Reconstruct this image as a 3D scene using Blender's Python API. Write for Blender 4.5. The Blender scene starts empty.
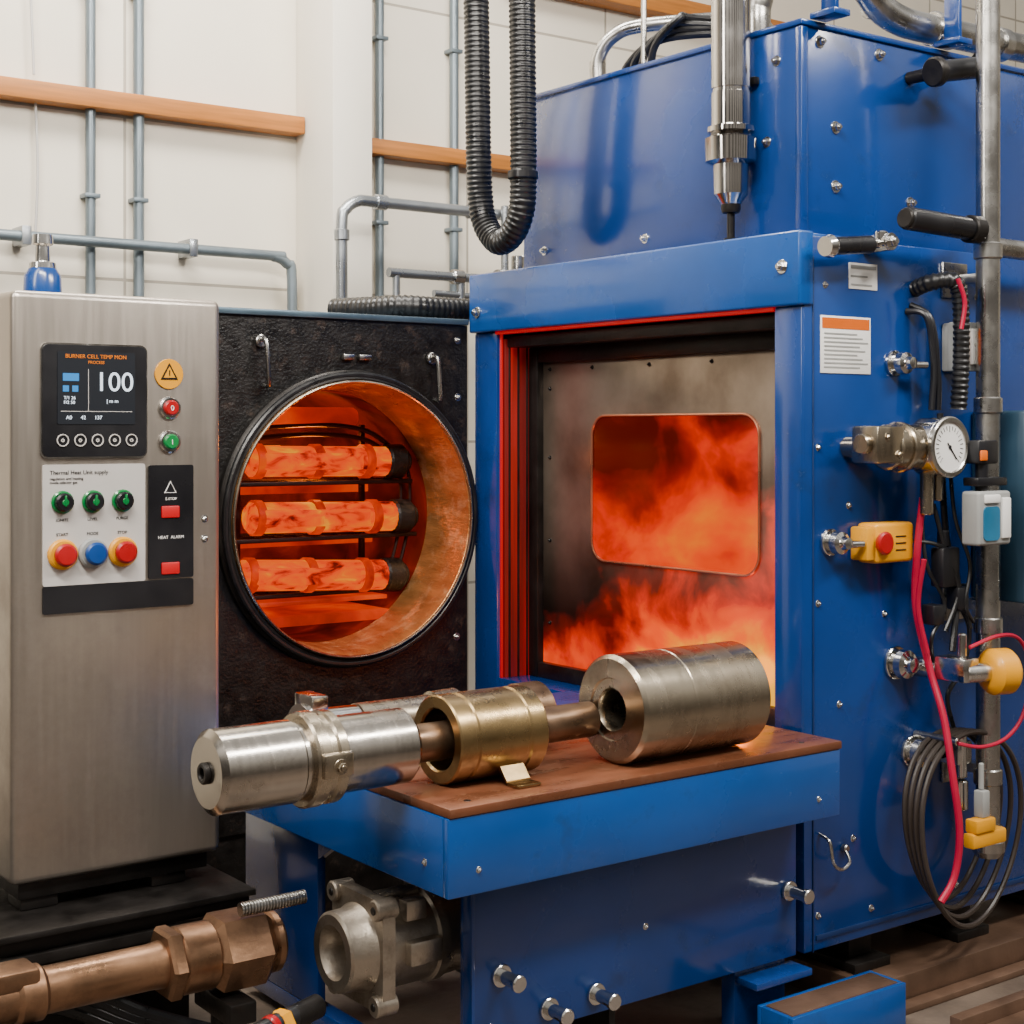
import bpy, bmesh, math, random
from mathutils import Vector, Matrix
random.seed(7)
S = bpy.context.scene

# ---------------------------------------------------------------- materials
def nodes(name):
    m = bpy.data.materials.new(name); m.use_nodes = True
    nt = m.node_tree
    b = nt.nodes['Principled BSDF']
    return m, nt, b
def setc(b, k, v):
    if k in b.inputs: b.inputs[k].default_value = v
def pm(name, col, metal=0.0, rough=0.5, var=0.15, scale=6, rvar=0.1, bump=0.0, bscale=60, coat=0.0, st=(1,1,1), spec=None, dirt=None, scr=0.0):
    m, nt, b = nodes(name)
    N, L = nt.nodes, nt.links
    tc = N.new('ShaderNodeTexCoord'); mp = N.new('ShaderNodeMapping')
    mp.inputs['Scale'].default_value = st
    L.new(tc.outputs['Object'], mp.inputs['Vector'])
    nz = N.new('ShaderNodeTexNoise'); nz.inputs['Scale'].default_value = scale; nz.inputs['Detail'].default_value = 6
    L.new(mp.outputs[0], nz.inputs['Vector'])
    cr = N.new('ShaderNodeValToRGB')
    lo = [max(0,c*(1-var)) for c in col]; hi = [min(1,c*(1+var)) for c in col]
    cr.color_ramp.elements[0].position = .3; cr.color_ramp.elements[0].color = (*lo,1)
    cr.color_ramp.elements[1].position = .7; cr.color_ramp.elements[1].color = (*hi,1)
    L.new(nz.outputs['Fac'], cr.inputs['Fac'])
    out = cr.outputs['Color']
    rough_add = None
    if dirt:
        dcol, dsc, lo_, hi_ = dirt
        n2 = N.new('ShaderNodeTexNoise'); n2.inputs['Scale'].default_value = dsc; n2.inputs['Detail'].default_value = 9
        n2.inputs['Roughness'].default_value = .7
        L.new(tc.outputs['Object'], n2.inputs['Vector'])
        r2 = N.new('ShaderNodeMapRange'); r2.inputs['From Min'].default_value = lo_; r2.inputs['From Max'].default_value = hi_
        L.new(n2.outputs['Fac'], r2.inputs['Value'])
        mx = N.new('ShaderNodeMixRGB'); L.new(r2.outputs[0], mx.inputs['Fac'])
        L.new(out, mx.inputs['Color1']); mx.inputs['Color2'].default_value = (*dcol,1)
        out = mx.outputs[0]; rough_add = r2.outputs[0]
    L.new(out, b.inputs['Base Color'])
    mr = N.new('ShaderNodeMapRange'); mr.inputs['To Min'].default_value = max(.02,rough-rvar); mr.inputs['To Max'].default_value = min(1,rough+rvar)
    mr.inputs['From Min'].default_value=.3; mr.inputs['From Max'].default_value=.7
    L.new(nz.outputs['Fac'], mr.inputs['Value'])
    ro = mr.outputs[0]
    if rough_add:
        ma = N.new('ShaderNodeMath'); ma.operation='MULTIPLY_ADD'; L.new(rough_add, ma.inputs[0]); ma.inputs[1].default_value=.22; L.new(ro, ma.inputs[2]); ma.use_clamp=True
        ro = ma.outputs[0]
    L.new(ro, b.inputs['Roughness'])
    b.inputs['Metallic'].default_value = metal
    setc(b, 'Coat Weight', coat); setc(b, 'Coat Roughness', .10)
    if bump:
        n3 = N.new('ShaderNodeTexNoise'); n3.inputs['Scale'].default_value = bscale; n3.inputs['Detail'].default_value = 4
        L.new(mp.outputs[0], n3.inputs['Vector'])
        bp = N.new('ShaderNodeBump'); bp.inputs['Strength'].default_value = bump; bp.inputs['Distance'].default_value = .01
        L.new(n3.outputs['Fac'], bp.inputs['Height']); L.new(bp.outputs[0], b.inputs['Normal'])
    return m
def em(name, col, strength=1.0):
    m, nt, b = nodes(name)
    b.inputs['Base Color'].default_value = (*[c*.3 for c in col],1)
    b.inputs['Emission Color'].default_value = (*col,1); b.inputs['Emission Strength'].default_value = strength
    b.inputs['Roughness'].default_value = .4
    return m
def hot(name, stops, scale=4, strength=1.5, st=(1,1,1), dist=1.0, zref=None, zk=0.0, yk=0.0, yref=0.0, base=(.05,.01,.005), detail=5, rough=.5, bump=0, spec=.5):
    m, nt, b = nodes(name); N, L = nt.nodes, nt.links
    tc = N.new('ShaderNodeTexCoord'); mp = N.new('ShaderNodeMapping'); mp.inputs['Scale'].default_value = st
    L.new(tc.outputs['Object'], mp.inputs['Vector'])
    nz = N.new('ShaderNodeTexNoise'); nz.inputs['Scale'].default_value = scale; nz.inputs['Detail'].default_value = detail
    nz.inputs['Distortion'].default_value = dist
    L.new(mp.outputs[0], nz.inputs['Vector'])
    val = nz.outputs['Fac']
    if zref is not None:
        sp = N.new('ShaderNodeSeparateXYZ'); L.new(tc.outputs['Object'], sp.inputs[0])
        a = N.new('ShaderNodeMath'); a.operation='MULTIPLY_ADD'; L.new(sp.outputs['Z'], a.inputs[0]); a.inputs[1].default_value=-zk; a.inputs[2].default_value=zk*zref
        c = N.new('ShaderNodeMath'); c.operation='MULTIPLY_ADD'; L.new(sp.outputs['Y'], c.inputs[0]); c.inputs[1].default_value=-yk; c.inputs[2].default_value=yk*yref
        d = N.new('ShaderNodeMath'); d.operation='ADD'; L.new(a.outputs[0], d.inputs[0]); L.new(c.outputs[0], d.inputs[1])
        e = N.new('ShaderNodeMath'); e.operation='ADD'; L.new(d.outputs[0], e.inputs[0]); L.new(val, e.inputs[1]); val = e.outputs[0]
    cr = N.new('ShaderNodeValToRGB'); els = cr.color_ramp.elements
    els[0].position=stops[0][0]; els[0].color=(*stops[0][1],1)
    els[1].position=stops[-1][0]; els[1].color=(*stops[-1][1],1)
    for p,c_ in stops[1:-1]:
        q = els.new(p); q.color=(*c_,1)
    L.new(val, cr.inputs['Fac'])
    L.new(cr.outputs[0], b.inputs['Emission Color']); b.inputs['Emission Strength'].default_value = strength
    b.inputs['Base Color'].default_value=(*base,1); b.inputs['Roughness'].default_value=rough
    setc(b,'Specular IOR Level',spec)
    if bump:
        bp = N.new('ShaderNodeBump'); bp.inputs['Strength'].default_value = bump; bp.inputs['Distance'].default_value=.01
        L.new(nz.outputs['Fac'], bp.inputs['Height']); L.new(bp.outputs[0], b.inputs['Normal'])
    return m, nt, b, cr

BLUE = pm('blue_paint', (.0003,.031,.165), rough=.24, var=.15, scale=2.2, rvar=.06, bump=.03, bscale=35, coat=.5, dirt=((.002,.013,.045),5,.56,.85))
BLUE2 = pm('blue_paint_lightened', (.0006,.055,.245), rough=.26, var=.15, scale=3, bump=.03, bscale=35, coat=.4, dirt=((.004,.02,.06),6,.58,.85))  # lighter copy of the blue; paints reflected brightness into the hood
STAIN = pm('brushed_stainless', (.40,.355,.31), metal=.9, rough=.33, var=.035, scale=5, rvar=.03, bump=.02, bscale=30, st=(14,14,.6), dirt=((.24,.20,.165),1.6,.5,.8))
STEEL = pm('machined_steel', (.43,.395,.35), metal=1, rough=.20, var=.06, scale=10, rvar=.04, st=(9,1,1), dirt=((.17,.135,.10),5,.48,.78))
BRONZE = pm('aged_brass', (.37,.255,.12), metal=1, rough=.27, var=.08, scale=8, rvar=.05, bump=.03, bscale=50, dirt=((.12,.08,.04),7,.48,.76))
WARMST = pm('warm_steel', (.42,.36,.275), metal=1, rough=.23, var=.05, scale=7, rvar=.05, st=(6,1,1), dirt=((.15,.11,.075),4,.47,.78))
CAST = pm('cast_aluminium', (.40,.35,.29), metal=.9, rough=.34, var=.08, scale=9, bump=.12, bscale=140, dirt=((.14,.11,.08),8,.48,.75))
CHROME = pm('zinc_plated', (.58,.57,.55), metal=1, rough=.18, var=.06, scale=20)
PIPE = pm('galvanised_pipe', (.42,.41,.39), metal=1, rough=.26, var=.10, scale=12, rvar=.08, dirt=((.2,.18,.15),9,.5,.8))
CONDUIT = pm('grey_conduit', (.15,.185,.21), metal=.5, rough=.38, var=.12)
GALV = pm('galvanised_conduit', (.32,.34,.36), metal=.85, rough=.28, var=.12)
BRNSH = pm('brown_shaft_steel', (.19,.12,.075), metal=.9, rough=.34, var=.2, scale=14, dirt=((.08,.05,.03),8,.5,.75))
RUST = pm('copper_brown_steel', (.27,.15,.085), metal=.9, rough=.34, var=.22, scale=8, bump=.08, bscale=50, dirt=((.09,.05,.03),6,.48,.75))
BLACK = pm('black_scale_panel', (.007,.006,.0055), metal=.2, rough=.38, var=.5, scale=20, bump=.3, bscale=90, dirt=((.075,.048,.034),13,.56,.80))
RUB = pm('black_rubber', (.007,.007,.008), rough=.34, var=.3, scale=20)
BPL = pm('black_plastic', (.007,.007,.009), rough=.32, var=.2)
DARK = pm('dark_iron', (.014,.012,.011), metal=.5, rough=.42, var=.4, scale=12, bump=.1)
BOARD = pm('brown_plate', (.14,.048,.022), metal=.25, rough=.32, var=.25, scale=5, bump=.05, bscale=40, st=(1,4,1), dirt=((.20,.10,.055),14,.55,.85))
WOOD = pm('orange_timber', (.37,.13,.018), rough=.5, var=.2, scale=6, st=(.6,6,10), bump=.1)
CREAMC = pm('cream_column', (.70,.655,.57), rough=.6, var=.04, scale=3)
WHITE = pm('white_label', (.75,.74,.72), rough=.5, var=.04)
PANELW = pm('light_grey_panel', (.46,.44,.42), rough=.45, var=.05)
YEL = pm('yellow_plastic', (.68,.29,.0), rough=.35, var=.08, coat=.2)
ORG = pm('orange_plastic', (.60,.11,.0), rough=.4, var=.1)
RED = pm('red_plastic', (.32,.0,.003), rough=.3, var=.1, coat=.4)
GRN = pm('green_plastic', (.0,.16,.035), rough=.3, var=.1, coat=.4)
BLU = pm('blue_plastic', (.0,.04,.20), rough=.3, var=.1, coat=.4)
PINK = pm('red_cable', (.36,.0,.03), rough=.4, var=.1)
GREYP = pm('grey_plastic', (.27,.275,.27), rough=.45, var=.08)
GOLD = pm('scorched_gold_steel', (.48,.22,.07), metal=.7, rough=.36, var=.28, scale=20, bump=.3, bscale=110, st=(1,.3,1), dirt=((.72,.46,.24),14,.5,.75))
SCR_O = em('screen_orange', (1,.25,.0), .7)
SCR_B = em('screen_blue', (.02,.3,.8), .7)
SCR_W = em('screen_white', (.8,.9,1), 1.5)
LED_R = em('red_indicator', (1,.0,.01), .30)
SCR = em('screen_glass', (.008,.012,.020), .5)
BLUEL = pm('blue_glass', (.01,.14,.27), rough=.1, var=.2, coat=1)

FLOOR = pm('concrete_floor', (.13,.098,.075), rough=.5, var=.3, scale=3, bump=.15, bscale=30, dirt=((.04,.03,.024),2.2,.45,.7))
RAIL = pm('brown_rail_steel', (.12,.07,.045), metal=.4, rough=.42, var=.3, scale=7, bump=.1)

def wallmat():
    m, nt, b = nodes('cream_wall_siding'); N, L = nt.nodes, nt.links
    tc = N.new('ShaderNodeTexCoord'); sp = N.new('ShaderNodeSeparateXYZ'); cb = N.new('ShaderNodeCombineXYZ')
    L.new(tc.outputs['Object'], sp.inputs[0])
    ad = N.new('ShaderNodeMath'); ad.operation='ADD'; L.new(sp.outputs['X'], ad.inputs[0]); L.new(sp.outputs['Y'], ad.inputs[1])
    L.new(ad.outputs[0], cb.inputs['X']); L.new(sp.outputs['Z'], cb.inputs['Y'])
    br = N.new('ShaderNodeTexBrick'); br.offset=0; br.inputs['Scale'].default_value=1
    br.inputs['Brick Width'].default_value=.92; br.inputs['Row Height'].default_value=.72; br.inputs['Mortar Size'].default_value=.007
    br.inputs['Color1'].default_value=(.78,.715,.60,1); br.inputs['Color2'].default_value=(.73,.67,.565,1); br.inputs['Mortar'].default_value=(.38,.34,.28,1)
    L.new(cb.outputs[0], br.inputs['Vector'])
    nz = N.new('ShaderNodeTexNoise'); nz.inputs['Scale'].default_value=1.3; nz.inputs['Detail'].default_value=6; L.new(tc.outputs['Object'], nz.inputs['Vector'])
    mr = N.new('ShaderNodeMapRange'); mr.inputs['To Min'].default_value=.78; mr.inputs['To Max'].default_value=1.1; L.new(nz.outputs['Fac'], mr.inputs['Value'])
    mx = N.new('ShaderNodeVectorMath'); mx.operation='SCALE'; L.new(br.outputs['Color'], mx.inputs[0]); L.new(mr.outputs[0], mx.inputs['Scale'])
    L.new(mx.outputs[0], b.inputs['Base Color']); b.inputs['Roughness'].default_value=.6
    bp = N.new('ShaderNodeBump'); bp.invert=True; bp.inputs['Distance'].default_value=.01; bp.inputs['Strength'].default_value=.5
    L.new(br.outputs['Fac'], bp.inputs['Height']); L.new(bp.outputs[0], b.inputs['Normal'])
    return m
WALL = wallmat()

FIRE,_,_,_ = hot('furnace_fire_window', [(.32,(.07,.001,0)),(.43,(.28,.004,0)),(.53,(.75,.020,0)),(.63,(1,.070,0)),(.76,(1,.21,.0)),(.90,(1,.42,.01))], scale=2.6, strength=1.1, st=(1,1,1.5), dist=.35, zref=1.30, zk=.42, yk=.10, yref=3.8, base=(.01,.001,.0005), rough=.12, detail=5)
HOTW,_,_,_ = hot('chamber_hot_lining', [(.3,(.14,.002,0)),(.5,(.55,.014,0)),(.75,(1,.08,.0))], scale=3.5, strength=.9, dist=.5, spec=.1)
HOTD,_,_,_ = hot('chamber_dark_lining', [(.38,(.012,.0005,0)),(.58,(.12,.002,0)),(.85,(.50,.015,0))], scale=4, strength=.9, dist=.8, base=(.03,.006,.003), spec=.1)
HOTY,_,_,_ = hot('hot_element', [(.3,(1,.09,0)),(.7,(1,.28,.0))], scale=5, strength=1.6, spec=.1)
BIL,_,_,_ = hot('glowing_billet', [(.33,(.14,.002,0)),(.40,(.65,.018,0)),(.47,(1,.065,0)),(.60,(1,.14,.0)),(.72,(1,.34,.0))], scale=16, strength=1.05, st=(.6,1,1.3), dist=.7, detail=6, bump=.5, base=(.004,.001,.0005), spec=.12, rough=.6)
BILB,_,_,_ = hot('glowing_billet_band', [(.3,(.35,.006,0)),(.6,(.9,.045,0)),(.8,(1,.12,0))], scale=12, strength=.85, dist=.5, base=(.004,.001,.0005), spec=.12)
JAMB,_,_,_ = hot('red_hot_jamb', [(.35,(.012,.0,0)),(.55,(.20,.002,.001)),(.75,(.7,.008,.002))], scale=1.5, strength=.8, st=(14,1,.5), dist=.1, base=(.10,.004,.003))

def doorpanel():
    m, nt, b, cr = hot('furnace_door_fire_glow', [(.56,(0,0,0)),(.66,(.10,.0015,0)),(.76,(.55,.014,0)),(.86,(1,.075,0)),(.93,(1,.22,0)),(1.0,(1,.45,.01))], scale=3.2, strength=1.4, st=(1,1,1.1), dist=.45, zref=1.12, zk=1.05, yk=.34, yref=3.88, base=(.16,.14,.12), detail=6)  # flame glow from behind the glass painted on as emission, stronger towards the bottom
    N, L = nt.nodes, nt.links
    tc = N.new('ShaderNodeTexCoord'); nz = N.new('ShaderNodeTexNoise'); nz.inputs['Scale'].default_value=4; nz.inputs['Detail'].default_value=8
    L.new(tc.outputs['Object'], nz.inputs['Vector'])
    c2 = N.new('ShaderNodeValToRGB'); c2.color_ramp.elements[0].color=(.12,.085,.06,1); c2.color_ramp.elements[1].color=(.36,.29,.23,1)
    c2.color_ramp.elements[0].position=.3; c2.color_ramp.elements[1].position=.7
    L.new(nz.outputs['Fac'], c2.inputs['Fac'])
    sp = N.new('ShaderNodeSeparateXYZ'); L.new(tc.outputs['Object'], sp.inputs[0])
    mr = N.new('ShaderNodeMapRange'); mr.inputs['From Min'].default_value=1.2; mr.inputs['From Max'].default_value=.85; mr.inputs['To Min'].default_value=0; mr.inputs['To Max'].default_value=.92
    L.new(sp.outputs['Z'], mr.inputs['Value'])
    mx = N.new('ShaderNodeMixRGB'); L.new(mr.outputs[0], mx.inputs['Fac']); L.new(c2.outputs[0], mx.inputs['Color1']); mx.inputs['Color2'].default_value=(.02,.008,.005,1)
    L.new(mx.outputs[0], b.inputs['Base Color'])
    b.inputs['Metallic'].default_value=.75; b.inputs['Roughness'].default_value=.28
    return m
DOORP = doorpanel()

# ---------------------------------------------------------------- builders
GROUPS = []
class G:
    def __init__(s, name):
        s.e = bpy.data.objects.new(name, None); s.e.empty_display_size=.1
        S.collection.objects.link(s.e); s.kids=[]; GROUPS.append(s)
    def add(s, ob):
        ob.parent = s.e; s.kids.append(ob)
def finish_groups():
    bpy.context.view_layer.update()
    for g in GROUPS:
        mn = Vector((1e9,)*3); mx = Vector((-1e9,)*3)
        for k in g.kids:
            for c in k.bound_box:
                w = k.matrix_basis @ Vector(c)
                mn = Vector(map(min, mn, w)); mx = Vector(map(max, mx, w))
        c = Vector(((mn.x+mx.x)/2, (mn.y+mx.y)/2, mn.z))
        g.e.location = c
        for k in g.kids: k.location = k.location - c
def frame(a):
    a = Vector(a).normalized()
    t = Vector((0,0,1)) if abs(a.z)<.9 else Vector((0,1,0))
    u = a.cross(t).normalized(); v = u.cross(a).normalized()
    return a,u,v
class B:
    def __init__(s): s.bm = bmesh.new()
    def box(s,x0,x1,y0,y1,z0,z1,bev=.004,seg=2,M=None):
        r = bmesh.ops.create_cube(s.bm,size=1); vs=r['verts']
        for v in vs:
            v.co = Vector((x0+(v.co.x+.5)*(x1-x0), y0+(v.co.y+.5)*(y1-y0), z0+(v.co.z+.5)*(z1-z0)))
            if M: v.co = M @ v.co
        if bev:
            es = list({e for v in vs for e in v.link_edges})
            bmesh.ops.bevel(s.bm, geom=es, offset=bev, segments=seg, profile=.5, affect='EDGES')
        return s
    def lathe(s,o,a,prof,n=40,closed=False,ph=0.0):
        o=Vector(o); a,u,v=frame(a); rings=[]
        for (t,r) in prof:
            if r<1e-6: rings.append([s.bm.verts.new(o+a*t)])
            else: rings.append([s.bm.verts.new(o+a*t+(u*math.cos(2*math.pi*(i+ph)/n)+v*math.sin(2*math.pi*(i+ph)/n))*r) for i in range(n)])
        prs = list(zip(rings,rings[1:]))
        if closed: prs.append((rings[-1],rings[0]))
        for A,C in prs:
            for i in range(n):
                j=(i+1)%n
                if len(A)==1 and len(C)==1: continue
                if len(A)==1: s.bm.faces.new((A[0],C[j],C[i]))
                elif len(C)==1: s.bm.faces.new((A[i],A[j],C[0]))
                else: s.bm.faces.new((A[i],A[j],C[j],C[i]))
        return s
    def cyl(s,o,a,L,r,ch=.004,n=40,r2=None):
        r2=r if r2 is None else r2
        ch=min(ch,r*.4,r2*.4,L*.4)
        return s.lathe(o,a,[(0,0),(0,r-ch),(ch,r),(L-ch,r2),(L,r2-ch),(L,0)],n)
    def ring(s,o,a,L,ri,ro,ch=.004,n=48):
        return s.lathe(o,a,[(0,ri+ch),(0,ro-ch),(ch,ro),(L-ch,ro),(L,ro-ch),(L,ri+ch),(L-ch,ri),(ch,ri)],n,closed=True)
    def prism(s,pts,vec,bev=0):
        vec=Vector(vec); A=[s.bm.verts.new(Vector(p)) for p in pts]; C=[s.bm.verts.new(Vector(p)+vec) for p in pts]
        s.bm.faces.new(A); s.bm.faces.new(list(reversed(C)))
        n=len(pts)
        for i in range(n): s.bm.faces.new((A[i],C[i],C[(i+1)%n],A[(i+1)%n]))
        return s
    def tube(s,pts,r,n=12,smooth=8,corr=0,pitch=.02,cyc=False):
        P=[Vector(p) for p in pts]
        if smooth and len(P)>2 or cyc:
            Q=[]
            m=len(P)
            rng = range(m) if cyc else range(m-1)
            for i in rng:
                if cyc: p0,p1,p2,p3=P[i-1],P[i],P[(i+1)%m],P[(i+2)%m]
                else: p0,p1,p2,p3=P[max(i-1,0)],P[i],P[i+1],P[min(i+2,m-1)]
                for k in range(smooth):
                    t=k/smooth
                    Q.append(.5*((2*p1)+(p2-p0)*t+(2*p0-5*p1+4*p2-p3)*t*t+(3*p1-p0-3*p2+p3)*t**3))
            if not cyc: Q.append(P[-1])
            P=Q
        if corr:
            D=[0]
            for a_,b_ in zip(P,P[1:]): D.append(D[-1]+(b_-a_).length)
            tot=D[-1]; st=pitch/4; Q=[]; k=0; d=0
            while d<tot:
                while D[k+1]<d: k+=1
                Q.append(P[k].lerp(P[k+1],(d-D[k])/max(1e-9,D[k+1]-D[k]))); d+=st
            P=Q
        rings=[]; a,u,v=frame(P[1]-P[0])
        m=len(P)
        for i,p in enumerate(P):
            if cyc: t=(P[(i+1)%m]-P[i-1]).normalized()
            else: t=(P[min(i+1,m-1)]-P[max(i-1,0)]).normalized()
            u=(u-t*u.dot(t)).normalized(); v=u.cross(t)
            rr=r
            if corr: rr=r*(1.0 if (i%4) in (0,1) else 1-corr)
            rings.append([s.bm.verts.new(p+(u*math.cos(2*math.pi*k/n)+v*math.sin(2*math.pi*k/n))*rr) for k in range(n)])
        prs=list(zip(rings,rings[1:]))
        if cyc: prs.append((rings[-1],rings[0]))
        for A,C in prs:
            for k in range(n):
                j=(k+1)%n; s.bm.faces.new((A[k],A[j],C[j],C[k]))
        if not cyc:
            s.bm.faces.new(rings[0]); s.bm.faces.new(rings[-1])
        return s
    def bolt(s,p,a,r=.018,h=.014):
        a_=Vector(a).normalized(); p=Vector(p)-a_*.001
        s.cyl(p,a,h*.35,r*1.3,.001,20); s.cyl(p+a_*h*.3,a,h,r*.85,.002,6); s.cyl(p+a_*h*1.25,a,h*.5,r*.45,.001,12)
        return s
    def done(s,g,name,mat,ang=32):
        bmesh.ops.recalc_face_normals(s.bm, faces=s.bm.faces)
        me=bpy.data.meshes.new(name); s.bm.to_mesh(me); s.bm.free()
        me.materials.append(mat)
        me.shade_smooth(); me.set_sharp_from_angle(angle=math.radians(ang))
        ob=bpy.data.objects.new(name,me); S.collection.objects.link(ob)
        if g: g.add(ob)
        return ob
def rr(u0,u1,v0,v1,r,n=6):
    pts=[]
    for cx,cy,a0 in ((u1-r,v1-r,0),(u0+r,v1-r,90),(u0+r,v0+r,180),(u1-r,v0+r,270)):
        for i in range(n+1):
            a=math.radians(a0+90*i/n); pts.append((cx+r*math.cos(a),cy+r*math.sin(a)))
    return pts
def text(g,name,body,p,size,mat,ext=.0006,rot=(math.pi/2,0,0),al='LEFT'):
    c=bpy.data.curves.new(name,'FONT'); c.body=body; c.size=size; c.extrude=ext; c.align_x=al
    c.materials.append(mat)
    o=bpy.data.objects.new(name,c); o.location=p; o.rotation_euler=rot
    S.collection.objects.link(o); g.add(o); return o
def plate_hole(bm, x0,x1,z0,z1,cx,cz,R,y,th,n=72):
    angs=[2*math.pi*i/n for i in range(n)]+[math.atan2(z-cz,x-cx)%(2*math.pi) for x in (x0,x1) for z in (z0,z1)]
    angs=sorted(set(round(a,5) for a in angs))
    I=[];O=[]
    for a in angs:
        c,s_=math.cos(a),math.sin(a)
        t=min(((x1-cx)/c if c>1e-9 else (x0-cx)/c if c<-1e-9 else 1e9),((z1-cz)/s_ if s_>1e-9 else (z0-cz)/s_ if s_<-1e-9 else 1e9))
        I.append((cx+R*c,cz+R*s_)); O.append((cx+t*c,cz+t*s_))
    mk=lambda L,yy:[bm.verts.new((p[0],yy,p[1])) for p in L]
    If,Of,Ib,Ob=mk(I,y),mk(O,y),mk(I,y+th),mk(O,y+th); m=len(angs)
    for i in range(m):
        j=(i+1)%m
        bm.faces.new((If[i],If[j],Of[j],Of[i])); bm.faces.new((Ib[i],Ob[i],Ob[j],Ib[j]))
        bm.faces.new((If[i],Ib[i],Ib[j],If[j])); bm.faces.new((Of[i],Of[j],Ob[j],Ob[i]))

FZ=-.2
# ---------------------------------------------------------------- room
B().box(-4,12,-3,7,FZ-.1,FZ,0).done(None,'floor',FLOOR)
B().box(-4,12,6.5,6.7,FZ,5.4,0).done(None,'wall_back',WALL)
B().box(11.8,12,-3,6.5,FZ,5.4,0).done(None,'wall_right',WALL)
g=G('wall_column'); B().box(3.55,3.76,6.15,6.5,FZ,5.4,.006).done(g,'shaft',CREAMC)
B().box(3.53,3.78,6.13,6.5,FZ,0,.006).done(g,'plinth',CREAMC)
B().box(1.0,3.545,6.40,6.5,2.885,2.965,.004).done(None,'trim_1',WOOD)
B().box(3.77,4.9,6.40,6.5,2.835,2.91,.004).done(None,'trim_2',WOOD)
B().box(4.7,8.5,6.36,6.5,3.80,3.90,.004).done(None,'trim_3',WOOD)
g=G('wall_conduit')
b=B()
for x,r in ((2.528,.022),(2.748,.024),(3.99,.022),(4.43,.024)):
    b.cyl((x,6.46,FZ),(0,0,1),5.5,r,.002,16)
b.done(g,'risers',CONDUIT)
b=B()
for x in (2.528,2.748,3.99,4.43):
    for z in (2.5,3.4,4.2): b.box(x-.035,x+.035,6.43,6.5,z,z+.02,.004)
b.done(g,'clamps',CONDUIT)
g=G('horizontal_conduit')
B().tube([(.8,6.40,2.31),(3.2,6.40,2.305),(3.38,6.40,2.30),(3.45,6.40,2.27),(3.475,6.40,2.2),(3.475,6.40,1.6),(3.475,6.40,-.2)],.024,16,6).done(g,'pipe',CONDUIT)
b=B()
for x in (1.3,2.2,2.95): b.box(x,x+.04,6.37,6.499,2.27,2.35,.004)
b.done(g,'clamps',GALV)
g=G('wall_cable')
B().tube([(2.28,6.46,3.0),(2.25,6.46,3.9),(2.27,6.46,4.6)],.006,8).tube([(2.29,6.47,2.9),(2.30,6.47,2.6),(2.29,6.47,2.33)],.006,8).done(g,'cord',PANELW)
g=G('galvanised_pipe_run')
B().tube([(3.45,5.9,-.2),(3.45,5.9,2.0),(3.45,5.9,2.40),(3.47,5.9,2.47),(3.53,5.9,2.51),(3.62,5.9,2.515),(4.1,5.9,2.515),(4.7,5.9,2.515)],.026,16,6).done(g,'pipe',GALV)
B().cyl((3.62,5.9,2.515),(1,0,0),.06,.034).cyl((4.12,5.9,2.515),(1,0,0),.06,.034).cyl((3.45,5.9,2.33),(0,0,1),.05,.034).done(g,'couplings',GALV)
g=G('branch_pipe_run')
B().tube([(3.66,5.85,2.20),(4.9,5.85,2.20)],.022,12,0).tube([(3.9,5.85,2.12),(4.9,5.85,2.10)],.016,12,0).cyl((4.05,5.85,1.9),(0,0,1),.3,.02).cyl((4.3,5.85,-.2),(0,0,1),2.75,.018).cyl((3.7,5.85,-.2),(0,0,1),2.4,.018).done(g,'pipe',GALV)
B().cyl((4.25,5.85,2.20),(1,0,0),.12,.05).cyl((4.28,5.85,2.2),(0,-1,0),.1,.03).cyl((4.0,5.85,2.2),(1,0,0),.06,.034).cyl((4.50,5.85,2.05),(0,0,1),.40,.05).cyl((4.50,5.85,2.20),(0,0,1),.06,.065).cyl((4.38,5.85,2.02),(0,0,1),.3,.035).done(g,'valve',CHROME)

# ---------------------------------------------------------------- furnace
g=G('industrial_furnace')
b=B()
b.box(3.312,4.75,3.061,3.17,0,2.06,.006)
b.box(3.308,3.56,4.55,4.69,0,1.857,.006)
b.box(3.304,3.465,3.063,3.17,.45,1.857,.005)
b.box(3.56,4.75,3.17,4.70,0,2.05,.004)
b.box(3.32,3.56,3.17,4.55,0,.60,.004)
b.done(g,'body',BLUE)
b=B(); b.box(3.285,3.345,3.052,4.695,1.857,2.072,.008,3); b.box(3.345,3.60,3.065,4.685,1.858,2.068,.004); b.done(g,'hood',BLUE2)
B().box(3.45,4.75,3.20,4.58,2.06,2.72,.008).done(g,'upper_housing',BLUE)
b=B(); b.box(3.440,4.760,3.190,4.590,2.710,2.728,.004); b.box(3.44,3.47,3.19,3.215,2.07,2.705,.003)
b.done(g,'upper_flange',BLUE)
B().box(3.30,3.325,3.17,4.55,1.846,1.858,.002).box(3.322,3.33,4.54,4.551,.60,1.85,.001).done(g,'heat_seam',em('heat_seam_red',(1,.0,.005),.30))
B().box(3.345,3.47,3.17,4.55,1.80,1.84,.002).done(g,'lintel',DARK)
B().box(3.335,3.56,4.535,4.552,.60,1.83,.002).done(g,'jamb',JAMB)
b=B()
for x in (3.35,3.39,3.43): b.box(x,x+.006,4.528,4.54,.60,1.82,.002)
b.done(g,'jamb_ribs',DARK)
b=B()
def fr(b,y0,y1,z0,z1,w,x0,x1,bev=.004):
    b.box(x0,x1,y0,y0+w,z0,z1,bev); b.box(x0,x1,y1-w,y1,z0,z1,bev); b.box(x0+.001,x1-.001,y0+w,y1-w,z1-w,z1,bev); b.box(x0+.001,x1-.001,y0+w,y1-w,z0,z0+w,bev)
fr(b,3.172,4.535,.60,1.80,.055,3.44,3.50); b.done(g,'door_frame',DARK)
B().box(3.468,3.50,3.22,4.485,.65,1.775,.003).done(g,'door_panel',DOORP)
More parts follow.
